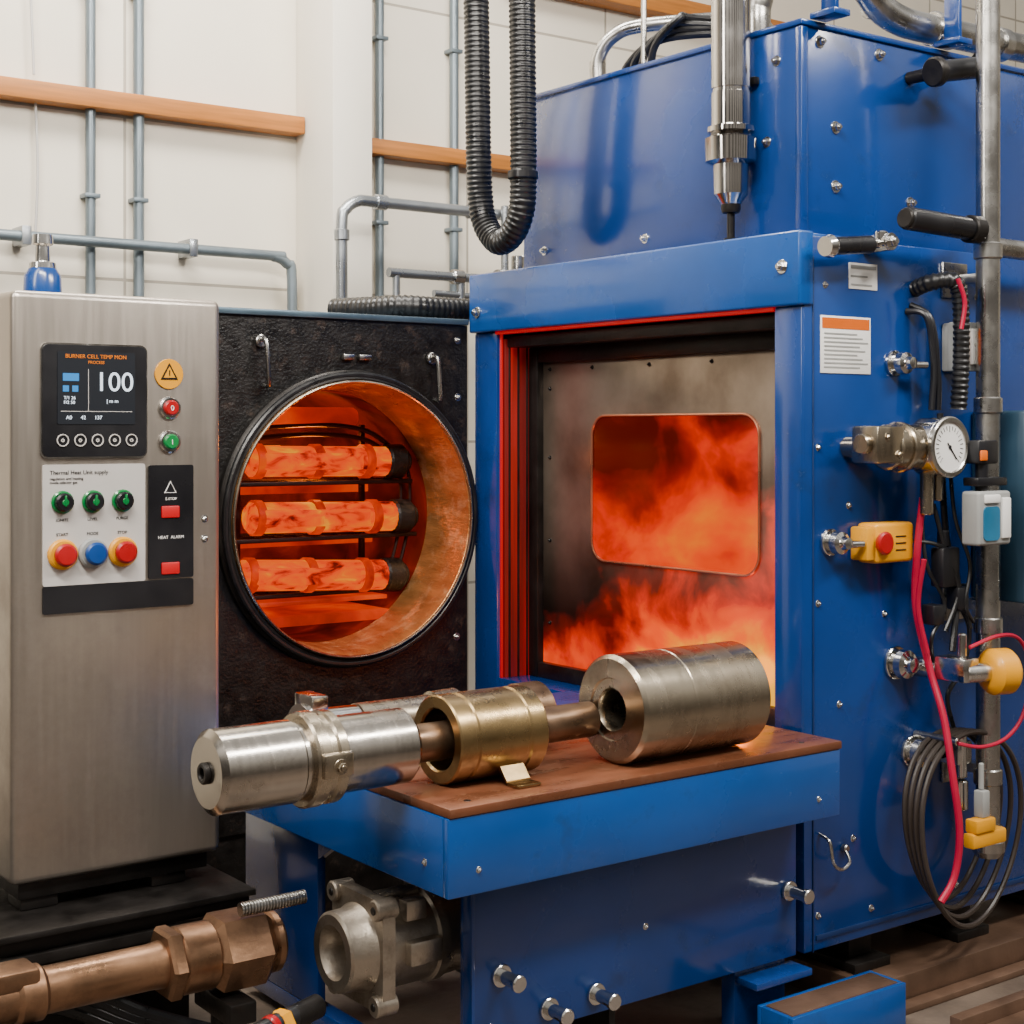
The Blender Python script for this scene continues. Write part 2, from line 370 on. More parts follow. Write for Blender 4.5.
wy0,wy1,wz0,wz1=3.385,4.195,1.045,1.55
B().prism([(3.465,y,z) for y,z in rr(wy0,wy1,wz0,wz1,.07,8)],(.01,0,0)).done(g,'fire_window',FIRE)
B().tube([(3.462,y,z) for y,z in rr(wy0,wy1,wz0,wz1,.07,8)],.0045,8,1,cyc=True).done(g,'window_trim',pm('window_trim_steel',(.50,.20,.11),metal=.8,rough=.3))
b=B()
for y in (3.30,3.6,3.9,4.2,4.44): b.bolt((3.468,y,1.72),(-1,0,0),.006,.006)
for z in (.8,1.1,1.4,1.65): b.bolt((3.468,4.44,z),(-1,0,0),.006,.006)
b.done(g,'door_rivets',DARK)
b=B()
for (y,z) in ((3.12,1.97),(4.64,1.93)): b.bolt((3.285,y,z),(-1,0,0),.016,.014)
for (y,z) in ((3.34,2.38),(3.30,2.62),(4.45,2.15),(3.9,2.14)): b.bolt((3.45,y,z),(-1,0,0),.013,.012)
for (x,z) in ((3.53,2.67),(3.80,2.67),(4.2,2.67),(3.60,2.24),(3.95,2.22),(3.60,2.42)): b.bolt((x,3.20,z),(0,-1,0),.015,.014)
for (x,z) in ((3.37,.10),(3.37,.5),(3.37,1.0),(3.37,1.45),(3.6,.08),(4.0,.08),(3.50,1.28),(3.40,1.92),(3.66,.95),(3.46,.7),(3.52,.30),(4.1,1.92)):
    b.bolt((x,3.061,z),(0,-1,0),.008,.007)
b.done(g,'bolts',CHROME)
b=B()
b.box(3.345,3.350,3.057,3.064,0,2.0,.001)
b.box(3.36,4.75,3.056,3.064,.03,.045,.001)
b.done(g,'panel_seams',pm('dark_blue_seam',(.003,.02,.09),rough=.4))
b=B()
for x in (3.62,4.1,4.6): b.box(x-.05,x+.05,3.12,3.25,FZ+.12,0,.004); b.box(x-.08,x+.08,3.07,3.3,FZ+.09,FZ+.12,.004)
for x in (3.62,4.1,4.6): b.box(x-.05,x+.05,4.5,4.65,FZ,0,.004)
b.done(g,'feet',DARK)
for x in (3.52,4.10):
    g=G('lifting_lug'); b=B()
    b.box(x-.035,x+.035,3.10,3.2,2.731,2.75,.003); b.box(x-.008,x+.008,3.12,3.18,2.75,2.9,.004)
    b.done(g,'lug',BLUE)

g=G('steel_floor_rail')
b=B(); b.box(3.51,6,2.985,3.35,FZ,FZ+.09,.004); b.box(3.51,6,2.93,2.98,FZ,FZ+.02,.003); b.done(g,'rail',RAIL)
g=G('floor_channel')
b=B(); b.box(3.55,6,2.2,2.70,FZ,FZ+.035,.004); b.box(3.55,6,2.70,2.74,FZ,FZ+.07,.004);b.done(g,'channel',RAIL)
g=G('blue_skid_beam')
b=B(); b.box(3.04,3.50,2.85,2.865,FZ,-.060,.002); b.box(3.04,3.50,2.965,2.98,FZ,-.060,.002); b.box(3.485,3.50,2.866,2.964,FZ,-.060,.002); b.box(3.04,3.055,2.866,2.964,FZ,-.060,.002); b.done(g,'beam',BLUE2)
B().box(3.056,3.484,2.866,2.964,-.080,-.058,.002).done(g,'top_plate',RAIL)

# ---------------------------------------------------------------- round chamber
g=G('round_door_heating_chamber')
cx,cz=2.785,1.19
b=B(); plate_hole(b.bm,2.13,3.282,.15,1.885,cx,cz,.485,4.70,.03)
b.box(2.13,2.16,4.73,5.6,.15,1.88,0); b.box(3.252,3.282,4.73,5.6,.15,1.88,0); b.box(2.16,3.252,4.73,5.57,.15,.18,0); b.box(2.16,3.252,5.57,5.6,.15,1.88,0)
b.box(2.14,3.27,4.72,4.74,FZ,.149,0); b.box(2.14,2.16,4.74,5.5,FZ,.149,0)  # dark skirt added to hide the light floor in the gap below the chamber
b.done(g,'shell',BLACK)
b=B(); b.box(2.10,3.282,4.685,5.62,1.886,1.908,.004); b.done(g,'top_cover',pm('grey_blue_steel',(.07,.11,.145),metal=.5,rough=.35))
B().lathe((cx,4.70,cz),(0,-1,0),[(-.01,.485),(-.01,.52),(.02,.52),(.03,.512),(.035,.50),(.05,.495),(.052,.488),(.045,.482)],96,closed=True).done(g,'rim_flange',DARK)
B().tube([(cx+.502*math.cos(t*math.pi/24),4.66,cz+.502*math.sin(t*math.pi/24)) for t in range(48)],.012,10,2,cyc=True).done(g,'gasket',RUB)
B().lathe((cx,4.655,cz),(0,1,0),[(.002,.484),(-.006,.480),(0,.474),(.02,.470),(.03,.466),(.25,.455),(.25,.47),(.002,.49)],96).done(g,'door_throat',GOLD)
B().tube([(cx+.478*math.cos(t*math.pi/24),4.645,cz+.478*math.sin(t*math.pi/24)) for t in range(48)],.006,8,2,cyc=True).done(g,'throat_bead',WARMST)
B().lathe((cx,4.905,cz),(0,1,0),[(0,.455),(.56,.455),(.56,.47),(0,.47)],64,closed=True).done(g,'hot_lining',HOTD)
B().lathe((cx,5.43,cz),(0,1,0),[(0,0),(0,.454),(.03,.454),(.03,0)],64).done(g,'back_wall',HOTD)
b=B(); e=B(); bands=B()
for z,x0,x1,tl in ((1.390,2.50,3.11,.012),(1.190,2.50,3.14,.02),(.990,2.47,3.10,.05)):
    M=Matrix.Translation((x0,4.93,z))@Matrix.Rotation(tl,4,'Y')@Matrix.Translation((-x0,-4.93,-z))
    o=M@Vector((x0,4.93,z)); ax_=(M.to_3x3()@Vector((1,0,0)))
    L_=x1-x0
    b.lathe(o,ax_,[(0,0),(0,.045),(.012,.056),(L_-.02,.056),(L_,.048),(L_,0)],16,ph=.5)
    b.box(x0+.04,x1-.17,4.866,4.90,z-.030,z+.030,.006,2,M=M)
    for t0 in (.015,.25,L_-.15):
        bands.lathe(o+ax_*t0,ax_,[(0,.05),(.004,.064),(.034,.064),(.038,.05)],16,closed=True,ph=.5)
    a=o+ax_*(L_-.05)
    e.cyl(a,ax_,.085,.064,.012,28)
    e.cyl(a+ax_*.08,ax_,.025,.045,.008,24)
b.done(g,'glowing_billets',BIL,50); e.done(g,'billet_end_caps',BLACK); bands.done(g,'billet_bands',BILB)
b=B()
RK=pm('red_hot_rack',(.02,.004,.003),metal=.5,rough=.5)
for z,h in ((1.31,.40),(1.11,.42),(.91,.36)):
    for yy in (4.92,5.06,5.2): b.box(cx-h,cx+h,yy,yy+.02,z-.010,z+.006,.003)
    for k in range(9): b.box(cx-h+.05+k*.085,cx-h+.065+k*.085,4.94,5.22,z-.006,z+.002,.001)
for x in (cx-.27,cx+.25):
    b.box(x,x+.02,5.05,5.07,cz-.33,cz+.33,.003)
for z in (1.475,1.51): b.tube([(2.50,5.0,z-.01),(2.8,5.0,z+.01),(3.0,4.97,z-.01),(3.10,4.95,z-.07)],.009,8)
for x in (3.12,3.16): b.tube([(x,4.95,1.42),(x+.03,4.95,1.3),(x+.02,4.95,1.12),(x-.03,4.95,.95)],.007,8)
b.done(g,'billet_rack',RK)
b=B()
for z,h in ((1.28,.40),(1.08,.42)): b.box(cx-h,cx+h,5.24,5.26,z-.022,z+.022,.004)
b.lathe((2.56,5.02,1.548),(1,0,0),[(0,0),(0,.030),(.01,.036),(.42,.036),(.43,.03),(.43,0)],20)
b.box(2.5,3.06,4.9,5.3,.875,.89,.003)
b.done(g,'hot_shelves',HOTW)
b=B(); b.prism([(2.47,4.9,.835),(3.10,4.9,.835),(3.02,4.9,.80),(2.56,4.9,.80)],(0,.4,0)); b.done(g,'hearth_plate',HOTW)
b=B(); b.box(2.415,2.52,5.06,5.12,1.00,1.44,.02); b.box(2.6,2.9,5.38,5.42,1.38,1.44,.02); b.done(g,'heating_elements',HOTY)
b=B()
for x,z in ((2.22,1.83),(3.24,1.83),(2.21,.75),(3.235,.74),(2.22,.25),(3.22,.25),(3.24,1.62)): b.bolt((x,4.70,z),(0,-1,0),.011,.009)
for x,z in ((2.43,1.72),(3.12,1.68),):
    b.tube([(x,4.70,z+.08),(x,4.655,z+.08),(x+.005,4.65,z),(x+.01,4.655,z-.07),(x+.01,4.69,z-.07)],.008,10,4); b.cyl((x,4.70,z+.08),(0,-1,0),.02,.022)
b.box(2.745,2.79,4.68,4.70,1.745,1.765,.003); b.box(2.81,2.86,4.68,4.70,1.745,1.765,.003)
b.done(g,'handles_and_bolts',PIPE)
g=G('black_vent_hose'); B().tube([(2.98,5.15,1.957),(3.05,4.98,1.957),(3.12,4.88,1.96),(3.22,4.84,1.955),(3.5,4.83,1.955)],.045,16,8,corr=.07,pitch=.022).done(g,'hose',RUB)

# ---------------------------------------------------------------- control cabinet
g=G('control_cabinet')
b=B(); b.box(1.333,1.918,3.94,4.42,.33,1.86,.020,4); b.done(g,'cabinet_body',STAIN)
b=B(); b.box(1.36,1.89,3.97,4.40,.285,.329,.004)
for x in (1.42,1.78): b.box(x-.05,x+.05,3.98,4.08,.253,.285,.004)
b.done(g,'base_plinth',DARK)
Y=3.94
def plateXZ(x0,x1,z0,z1,r,name,mat,y1=Y+.002,y0=Y-.006):
    B().prism([(x,y0,z) for x,z in rr(x0,x1,z0,z1,r)],(0,y1-y0,0)).done(g,name,mat)
plateXZ(1.405,1.698,1.425,1.727,.02,'display_bezel',CHROME)
plateXZ(1.410,1.693,1.430,1.722,.016,'display_module',BPL,y0=Y-.012)
plateXZ(1.448,1.660,1.515,1.705,.004,'display_screen',SCR,y0=Y-.014)
text(g,'header_text','BURNER CELL TEMP MON',(1.552,Y-.0145,1.688),.0145,SCR_O,al='CENTER')
text(g,'header_text_2','PROCESS',(1.552,Y-.0145,1.674),.011,SCR_O,al='CENTER')
text(g,'temp_text','100',(1.548,Y-.0145,1.603),.072,SCR_W)
B().box(1.462,1.505,Y-.0145,Y-.013,1.628,1.648,.0).box(1.462,1.478,Y-.0145,Y-.013,1.600,1.616,.0).box(1.487,1.503,Y-.0145,Y-.013,1.600,1.616,0).done(g,'screen_icons',SCR_B)
text(g,'screen_rows','T/1 26\nF/2 50',(1.464,Y-.0145,1.580),.012,SCR_W)
text(g,'screen_rows_2','| m m',(1.58,Y-.0145,1.572),.014,SCR_W)
text(g,'screen_rows_3','A0      42      137',(1.470,Y-.0145,1.528),.014,SCR_W)
B().box(1.456,1.652,Y-.0145,Y-.013,1.548,1.5495,0).box(1.53,1.5315,Y-.0145,Y-.013,1.55,1.66,0).done(g,'screen_lines',PANELW)
b=B()
for i in range(5): b.ring((1.462+i*.047,Y-.0125,1.473),(0,-1,0),.003,.0135,.0165,.0005,24)
b.done(g,'soft_key_rings',PANELW)
b=B()
for i in range(5): b.lathe((1.462+i*.047,Y-.0125,1.473),(0,-1,0),[(0,.005),(.002,.005),(.002,.002),(0,.002)],8)
b.done(g,'soft_keys',PANELW)
B().cyl((1.762,Y+.002,1.652),(0,-1,0),.006,.041,.001,40).done(g,'warning_disc',YEL)
B().prism([(1.762-.025,Y-.0055,1.637),(1.762+.025,Y-.0055,1.637),(1.762,Y-.0055,1.682)],(0,.002,0)).done(g,'warning_triangle',BPL)
B().prism([(1.762-.017,Y-.0062,1.642),(1.762+.017,Y-.0062,1.642),(1.762,Y-.0062,1.673)],(0,.002,0)).done(g,'warning_triangle_fill',YEL)
B().box(1.7605,1.7635,Y-.007,Y-.005,1.647,1.662,0).done(g,'warning_mark',BPL)
b=B()
for z in (1.560,1.468): b.lathe((1.764,Y,z),(0,-1,0),[(0,.031),(.006,.031),(.010,.027),(.010,.020),(0,.020)],32)
b.done(g,'button_bezels',CHROME)
B().cyl((1.764,Y,1.560),(0,-1,0),.020,.021,.004,28).done(g,'red_push_button',RED)
B().cyl((1.764,Y,1.468),(0,-1,0),.020,.021,.004,28).done(g,'green_push_button',GRN)
text(g,'push_label_1','0',(1.764,Y-.0205,1.553),.02,WHITE,al='CENTER'); text(g,'push_label_2','I',(1.764,Y-.0205,1.461),.02,WHITE,al='CENTER')
plateXZ(1.412,1.692,1.095,1.410,.006,'switch_plate',PANELW)
text(g,'plate_title','Thermal Heat Unit supply',(1.43,Y-.0065,1.384),.015,BPL)
text(g,'plate_lines','regulation and heating\nmode selector gas',(1.43,Y-.0065,1.370),.010,BPL)
for i,c_ in enumerate(('IGNITE','LEVEL','PURGE')): text(g,'switch_label','%s'%c_,(1.463+i*.082,Y-.0065,1.262),.011,BPL,al='CENTER')
for i,c_ in enumerate(('START','MODE','STOP')): text(g,'switch_label','%s'%c_,(1.463+i*.082,Y-.0065,1.224),.011,BPL,al='CENTER')
b=B(); k=B(); c2=B()
for i in range(3):
    x=1.463+i*.082
    b.lathe((x,Y-.006,1.312),(0,-1,0),[(0,.030),(.005,.030),(.008,.026),(.008,.018),(0,.018)],32)
    k.cyl((x,Y-.006,1.312),(0,-1,0),.026,.024,.004,28); c2.cyl((x,Y-.031,1.312),(0,-1,0),.003,.009,.001,20)
    c2.box(x-.003,x+.003,Y-.036,Y-.03,1.302,1.330,.001)
b.done(g,'knob_bezels',GRN); k.done(g,'knobs',BPL); c2.done(g,'knob_caps',GRN)
for i,(m1,m2) in enumerate(((RED,YEL),(BLU,BLU),(RED,YEL))):
    x=1.463+i*.082
    B().lathe((x,Y-.006,1.176),(0,-1,0),[(0,.040),(.008,.040),(.013,.035),(.013,.026),(0,.026)],36).done(g,'mushroom_collar',m2 if i!=1 else GREYP)
    B().lathe((x,Y-.006,1.176),(0,-1,0),[(0,.022),(.018,.022),(.022,.029),(.030,.030),(.036,.024),(.038,0)],36).done(g,'mushroom_button',m1)
plateXZ(1.702,1.832,1.098,1.405,.006,'indicator_plate',BPL)
plateXZ(1.412,1.832,1.022,1.094,.006,'lower_strip',BPL)
b=B()
for z in (1.278,1.125): b.box(1.738,1.790,Y-.011,Y-.004,z-.016,z+.016,.003)
b.done(g,'red_indicators',LED_R)
b=B(); b.tube([(1.748,Y-.007,1.33),(1.780,Y-.007,1.33),(1.764,Y-.007,1.36)],.002,6,1,cyc=True); b.done(g,'hazard_icon',WHITE)
text(g,'indicator_text','HEAT  ALARM',(1.766,Y-.0065,1.205),.012,WHITE,al='CENTER'); text(g,'indicator_text_2','E-STOP',(1.766,Y-.0065,1.31),.010,WHITE,al='CENTER')
b=B()
b.bolt((1.868,Y,1.255),(0,-1,0),.008,.006).bolt((1.868,Y,1.20),(0,-1,0),.008,.006)
b.done(g,'screws',CHROME)
g=G('signal_beacon')
B().lathe((1.46,4.07,1.861),(0,0,1),[(0,0),(0,.050),(.05,.048),(.07,.036),(.075,0)],32).done(g,'lens',BLU)
B().lathe((1.46,4.07,1.931),(0,0,1),[(0,.036),(.015,.034),(.02,.020),(.06,.018),(.065,.028),(.09,.026),(.092,0)],32).done(g,'cap',CHROME)

g=G('cabinet_platform')
b=B(); b.box(.6,1.955,3.84,3.90,.19,.234,.005); b.box(.6,1.955,4.38,4.44,.19,.234,.005); b.box(.6,1.955,3.80,4.5,.235,.252,.003); b.box(.6,1.95,3.82,3.839,.16,.19,.003)
for x in (.9,1.9): b.box(x-.03,x+.03,3.85,3.90,FZ,.19,.004); b.box(x-.03,x+.03,4.38,4.44,FZ,.19,.004)
b.box(.6,1.95,4.3,4.34,-.1,.1,.004); b.box(1.28,1.32,3.86,3.9,FZ,.19,.004)
b.box(1.0,1.9,4.1,4.3,FZ,-.02,.01)
b.done(g,'frame',DARK)
g=G('floor_hose')
b=B()
for i in range(4):
    b.tube([(.9,4.2-.1*i,FZ+.03+.02*i),(1.25,4.0-.02*i,FZ+.10+.06*i),(1.45,4.05,FZ+.17+.03*i),(1.7,3.98,FZ+.06+.02*i),(1.9,3.95,FZ+.03)],.02,10)
b.done(g,'coils',RUB)

# ---------------------------------------------------------------- loading table
g=G('loading_table')
B().box(1.978,3.29,2.90,3.42,.618,.640,.003).done(g,'top_plate',BOARD)
b=B(); b.box(1.975,3.285,2.903,2.925,.435,.617,.003); b.box(1.975,1.998,2.9255,4.1,.435,.617,.003); b.box(1.998,3.283,3.425,4.1,.60,.617,.002)
b.box(1.998,3.26,4.08,4.1,.445,.60,.002); b.box(3.262,3.284,2.925,3.05,.435,.617,.002)
b.done(g,'apron',BLUE2)
b=B(); b.box(2.150,3.268,3.05,3.075,.01,.45,.003); b.box(2.144,2.17,3.80,4.24,-.12,.434,.003)
b.prism([(2.146,3.80,.434),(2.146,3.58,.434),(2.146,3.80,.30)],(.02,0,0))
b.box(2.144,2.2,3.095,4.24,-.17,-.121,.004); b.box(2.140,2.1495,3.045,3.094,-.17,.449,.002)
b.box(3.05,3.25,3.076,3.13,FZ,.04,.004); b.box(2.2,2.3,3.076,3.13,FZ,.04,.004); b.box(2.18,2.3,4.12,4.2,FZ,-.17,.004)
b.box(3.05,3.27,2.99,3.075,-.03,-.01,.003)
b.done(g,'base_plates',BLUE)
B().box(2.60,2.62,3.08,4.07,-.1,.44,0).done(g,'dark_interior_plate',DARK)  # dark plate added so the base opening reads as a dark interior
b=B()
for x,z in ((2.228,.172),(2.375,.059),(2.527,.063),(3.235,.20)):
    b.cyl((x,3.05,z),(0,-1,0),.012,.028,.002,20).cyl((x,3.05,z),(0,-1,0),.07,.017,.003,20).cyl((x,2.985,z),(0,-1,0),.018,.021,.003,20)
for x,z in ((2.2,.40),(3.2,.40),(2.7,.2),(2.2,.05)): b.bolt((x,3.05,z),(0,-1,0),.007,.005)
b.done(g,'pegs_and_bolts',CHROME)
B().bolt((1.975,3.0,.50),(-1,0,0),.007,.005).bolt((2.06,2.903,.49),(0,-1,0),.006,.005).bolt((3.2,2.903,.49),(0,-1,0),.006,.005).done(g,'apron_bolts',CHROME)
b=B()
for x in (2.06,3.18): b.cyl((x,2.95,.638),(0,0,1),.003,.009,.001,16)
b.done(g,'plate_screws',DARK)

# ---------------------------------------------------------------- workpieces
g=G('steel_sleeve')
y=3.05; r=.140; z=.641+r
B().lathe((2.580,y,z),(1,0,0),[(.004,.056),(.004,.078),(0,.082),(0,r-.010),(.010,r),(.17,r),(.172,r-.0015),(.176,r-.0015),(.178,r),(.440,r),(.450,r-.010),(.450,.05),(.30,.05),(.02,.05),(.012,.052)],96,closed=True).done(g,'sleeve',WARMST)
B().lathe((2.600,y,z),(1,0,0),[(0,.0505),(.25,.049),(.25,0)],32).done(g,'bore',DARK)
g=G('bronze_bushing')
y=3.125; z=.641+.108
B().lathe((2.092,y,z),(1,0,0),[(0,.078),(0,.104),(.004,.108),(.045,.108),(.048,.104),(.056,.104),(.06,.108),(.20,.108),(.204,.104),(.212,.104),(.216,.108),(.26,.108),(.266,.102),(.266,.078),(.26,.074),(.006,.074)],72,closed=True).done(g,'bushing',BRONZE)
b=B(); b.box(2.22,2.29,2.965,3.012,.641,.649,.002); b.prism([(2.22,3.012,.645),(2.22,3.012,.652),(2.22,3.045,.69),(2.22,3.045,.672)],(.07,0,0)); b.done(g,'foot_clip',BRONZE)
g=G('roller_shaft_assembly')
y=3.11; z=.752
B().lathe((1.478,y,z),(1,0,0),[(0,.020),(0,.078),(.004,.084),(.012,.094),(.20,.094),(.205,.090),(.215,.090),(.40,.0885),(.50,.0885),(.51,.08),(.51,0)],72).lathe((1.478,y,z),(1,0,0),[(0,.022),(.03,.018),(.03,0)],24).done(g,'roller',STEEL)
B().ring((1.466,y,z),(1,0,0),.014,.012,.024,.003,24).done(g,'centre_boss',DARK)
B().lathe((1.70,y,z),(1,0,0),[(0,.09),(0,.104),(.006,.109),(.035,.109),(.04,.100),(.055,.100),(.06,.106),(.080,.106),(.085,.100),(.09,.09)],72).box(1.705,1.78,y-.122,y-.098,z-.025,z+.03,.005).bolt((1.745,y-.122,z),(0,-1,0),.014,.01).done(g,'clamp_collar',WARMST)
B().cyl((1.98,3.120,.748),(1,0,0),.59,.046,.004,40).done(g,'shaft',BRNSH)
g=G('spare_roller')
b=B(); b.lathe((2.18,3.66,.690),(1,0,0),[(0,0),(0,.05),(.006,.062),(.25,.062),(.252,.070),(.33,.072),(.34,.066),(.34,0)],48).done(g,'roller',WARMST)
g=G('pipe_clamp_fitting')
B().lathe((2.0,3.64,.697),(1,0,0),[(0,.03),(0,.075),(.05,.078),(.06,.058),(.17,.056),(.17,.03)],40,closed=True).box(2.01,2.06,3.59,3.69,.757,.797,.006).box(2.01,2.05,3.56,3.72,.619,.66,.005).done(g,'fitting',CHROME)
g=G('bearing_ring')
B().ring((2.50,3.36,.728),(1,0,0),.09,.045,.086,.008,48).done(g,'outer_ring',BRNSH)
B().ring((2.505,3.36,.728),(1,0,0),.08,.03,.046,.003,40).done(g,'inner_ring',WARMST)

g=G('flanged_gear_motor')
y=3.27; z=.235; x0=1.885
b=B()
pts=rr(y-.12,y+.12,z-.135,z+.135,.035,5)
b.prism([(x0+.07,p,q) for p,q in pts],(.035,0,0))
b.lathe((x0,y,z),(1,0,0),[(0,.066),(0,.090),(.006,.097),(.05,.099),(.07,.108),(.07,.066)],56)
b.lathe((x0+.003,y,z),(1,0,0),[(0,.068),(.012,.060),(.05,.052),(.10,.050),(.10,0)],48)
b.lathe((x0+.10,y,z),(1,0,0),[(0,.118),(.03,.116),(.04,.112),(.14,.110),(.145,.118),(.17,.118),(.175,.11),(.25,.108)],56)
for p,q in ((-1,-1),(-1,1),(1,-1),(1,1)):
    b.cyl((x0+.055,y+p*.100,z+q*.115),(1,0,0),.06,.026,.004,20)
b.box(x0+.10,x0+.24,y-.02,y+.02,z+.10,z+.125,.006); b.box(x0+.14,x0+.235,y-.135,y-.10,z-.03,z+.03,.008)
b.box(x0+.15,x0+.21,y-.10,y-.06,z+.07,z+.12,.006)
b.done(g,'housing',CAST)
b=B(); b.box(x0+.235,x0+.57,y-.08,y+.08,z-.08,z+.08,.01); b.done(g,'motor_body',DARK)
b=B()
for p,q in ((-1,-1),(-1,1),(1,-1),(1,1)): b.cyl((x0+.052,y+p*.100,z+q*.115),(1,0,0),.01,.010,.002,16)
b.done(g,'bolt_holes',DARK)
B().ring((x0+.10,y,z),(-1,0,0),.005,.025,.048,.002,32).done(g,'seal',PIPE)

g=G('steel_drive_shaft')
y=3.40; z=.25
B().lathe((.85,y,z),(1,0,0),[(0,0),(0,.05),(.01,.055),(.30,.055),(.31,.062),(.36,.062),(.37,.052),(.62,.052),(.66,.056),(.69,.06),(.69,0)],48).done(g,'shaft',RUST)
b=B(); b.cyl((1.50,y,z),(1,0,0),.04,.088,.008,6); b.cyl((1.53,y,z),(1,0,0),.10,.080,.01,24); b.cyl((1.62,y,z),(1,0,0),.15,.096,.02,6); b.cyl((1.77,y,z),(1,0,0),.03,.075,.008,24)
b.box(1.08,1.20,y-.05,y+.05,z+.02,z+.068,.01); b.done(g,'hex_coupling',RUST)
B().tube([(1.68,y-.05,z+.107),(1.85,y-.055,z+.110)],.0175,12,0,corr=.22,pitch=.008).done(g,'threaded_stud',PIPE)
g=G('shaft_stand')
b=B(); b.box(1.16,1.20,y-.10,y+.10,.13,.186,.006); b.box(1.165,1.195,y-.03,y+.03,FZ+.03,.13,.004); b.box(1.10,1.30,y-.15,y+.15,FZ,FZ+.03,.004)
b.box(1.63,1.70,y-.10,y+.10,.10,.153,.006); b.box(1.64,1.69,y-.03,y+.03,FZ+.03,.10,.004); b.box(1.56,1.76,y-.15,y+.15,FZ,FZ+.03,.004); b.done(g,'trestle',DARK)
g=G('hydraulic_hose')
B().tube([(1.15,3.02,FZ+.05),(1.30,3.05,.03),(1.45,3.10,.10),(1.60,3.14,.135),(1.74,3.18,.145)],.026,14).done(g,'hose',RUB)
B().cyl((1.65,3.15,.139),(.9,.3,.03),.02,.031).done(g,'red_band',RED)
B().cyl((1.68,3.16,.140),(.9,.3,.03),.03,.033,.004,6).done(g,'fitting',YEL)
B().cyl((1.725,3.175,.142),(.9,.3,.03),.09,.028,.004,20).box(1.47,1.51,3.07,3.13,FZ,.085,.003).done(g,'coupler',DARK)

# ---------------------------------------------------------------- overhead hose and actuator
g=G('corrugated_hose_loop')
B().tube([(3.22,4.56,3.2),(3.22,4.55,2.9),(3.22,4.54,2.5),(3.23,4.54,2.32),(3.235,4.52,2.24),(3.24,4.47,2.18),(3.24,4.42,2.165),(3.24,4.36,2.19),(3.24,4.315,2.25),(3.24,4.30,2.34),(3.24,4.30,2.6),(3.24,4.31,3.2)],.047,18,8,corr=.07,pitch=.018).done(g,'hose',RUB)
B().cyl((3.24,4.302,2.37),(0,0,1),.03,.053,.004,28).done(g,'hose_clamp',BPL)
g=G('pneumatic_actuator')
ax,ay=3.365,3.41
B().lathe((ax,ay,2.074),(0,0,1),[(0,0),(0,.022),(.012,.022),(.012,.012),(.09,.012),(.09,.026),(.10,.030),(.125,.030),(.13,.016),(.14,.016)],32).done(g,'rod',DARK)
B().lathe((ax,ay,2.19),(0,0,1),[(0,0),(0,.030),(.02,.044),(.03,.052),(.12,.054),(.125,.066),(.13,.078),(.20,.080),(.205,.068),(.215,.062),(.22,.072),(.235,.072),(.24,.060),(.34,.060),(.342,.056),(.352,.056),(.354,.060),(1.2,.060),(1.2,0)],56).done(g,'barrel',pm('actuator_chrome',(.46,.44,.42),metal=1,rough=.13,var=.05))
B().box(ax+.062,3.449,ay-.04,ay+.04,2.56,2.585,.004).done(g,'mount_bracket',DARK)
g=G('rooftop_pipework')
b=B()
b.tube([(3.62,3.55,2.735),(3.62,3.55,2.85),(3.66,3.58,2.92),(3.9,3.9,3.0),(4.6,4.4,3.05)],.045,16)
b.tube([(3.72,3.28,3.06),(3.82,3.27,2.90),(3.95,3.26,2.82),(4.2,3.25,2.81),(4.7,3.25,2.82),(5.6,3.25,2.84)],.048,18,6)
b.tube([(3.62,4.35,2.735),(3.62,4.35,2.85),(3.65,4.30,2.93),(3.72,4.20,2.96),(4.0,3.95,2.98)],.026,14)
b.tube([(4.1,3.5,2.93),(4.7,3.5,2.92),(5.6,3.5,2.92)],.035,14)
b.done(g,'pipes',PIPE)
b=B()
for x in (4.12,4.45,4.7): b.cyl((x,3.25,2.812),(1,0,0),.05,.057)
b.done(g,'couplings',CHROME)
b=B()
for i in range(4):
    b.tube([(3.65,4.25-.05*i,2.75),(3.63,4.2-.05*i,2.80+.015*i),(3.65,4.1-.05*i,2.86+.02*i),(3.7,3.95,2.87+.02*i),(3.8,3.75,2.84+.01*i),(3.9,3.6,2.75)],.014,10)
b.done(g,'cables',RUB)
B().cyl((3.7,4.45,2.735),(0,0,1),.14,.03).cyl((3.62,4.1,2.735),(0,0,1),.9,.010).done(g,'stubs',PIPE)

# ---------------------------------------------------------------- side wall equipment
W=3.061
g=G('warning_label')
B().box(3.378,3.595,W-.003,W,1.665,1.832,.001).done(g,'sheet',WHITE)
B().box(3.384,3.588,W-.0042,W-.002,1.795,1.826,0).done(g,'header',ORG)
b=B()
for i in range(9): b.box(3.392,3.392+.19*(.75+.25*((i*37)%5)/4),W-.0042,W-.002,1.778-i*.0122,1.7825-i*.0122,0)
b.done(g,'print_lines',GREYP)
g=G('rating_plate')
B().box(3.50,3.625,W-.003,W,1.915,1.992,.001).done(g,'plate',WHITE)
B().box(3.507,3.618,W-.0042,W-.002,1.975,1.985,0).box(3.507,3.58,W-.0042,W-.002,1.95,1.955,0).box(3.507,3.6,W-.0042,W-.002,1.925,1.930,0).done(g,'print_lines',GREYP)

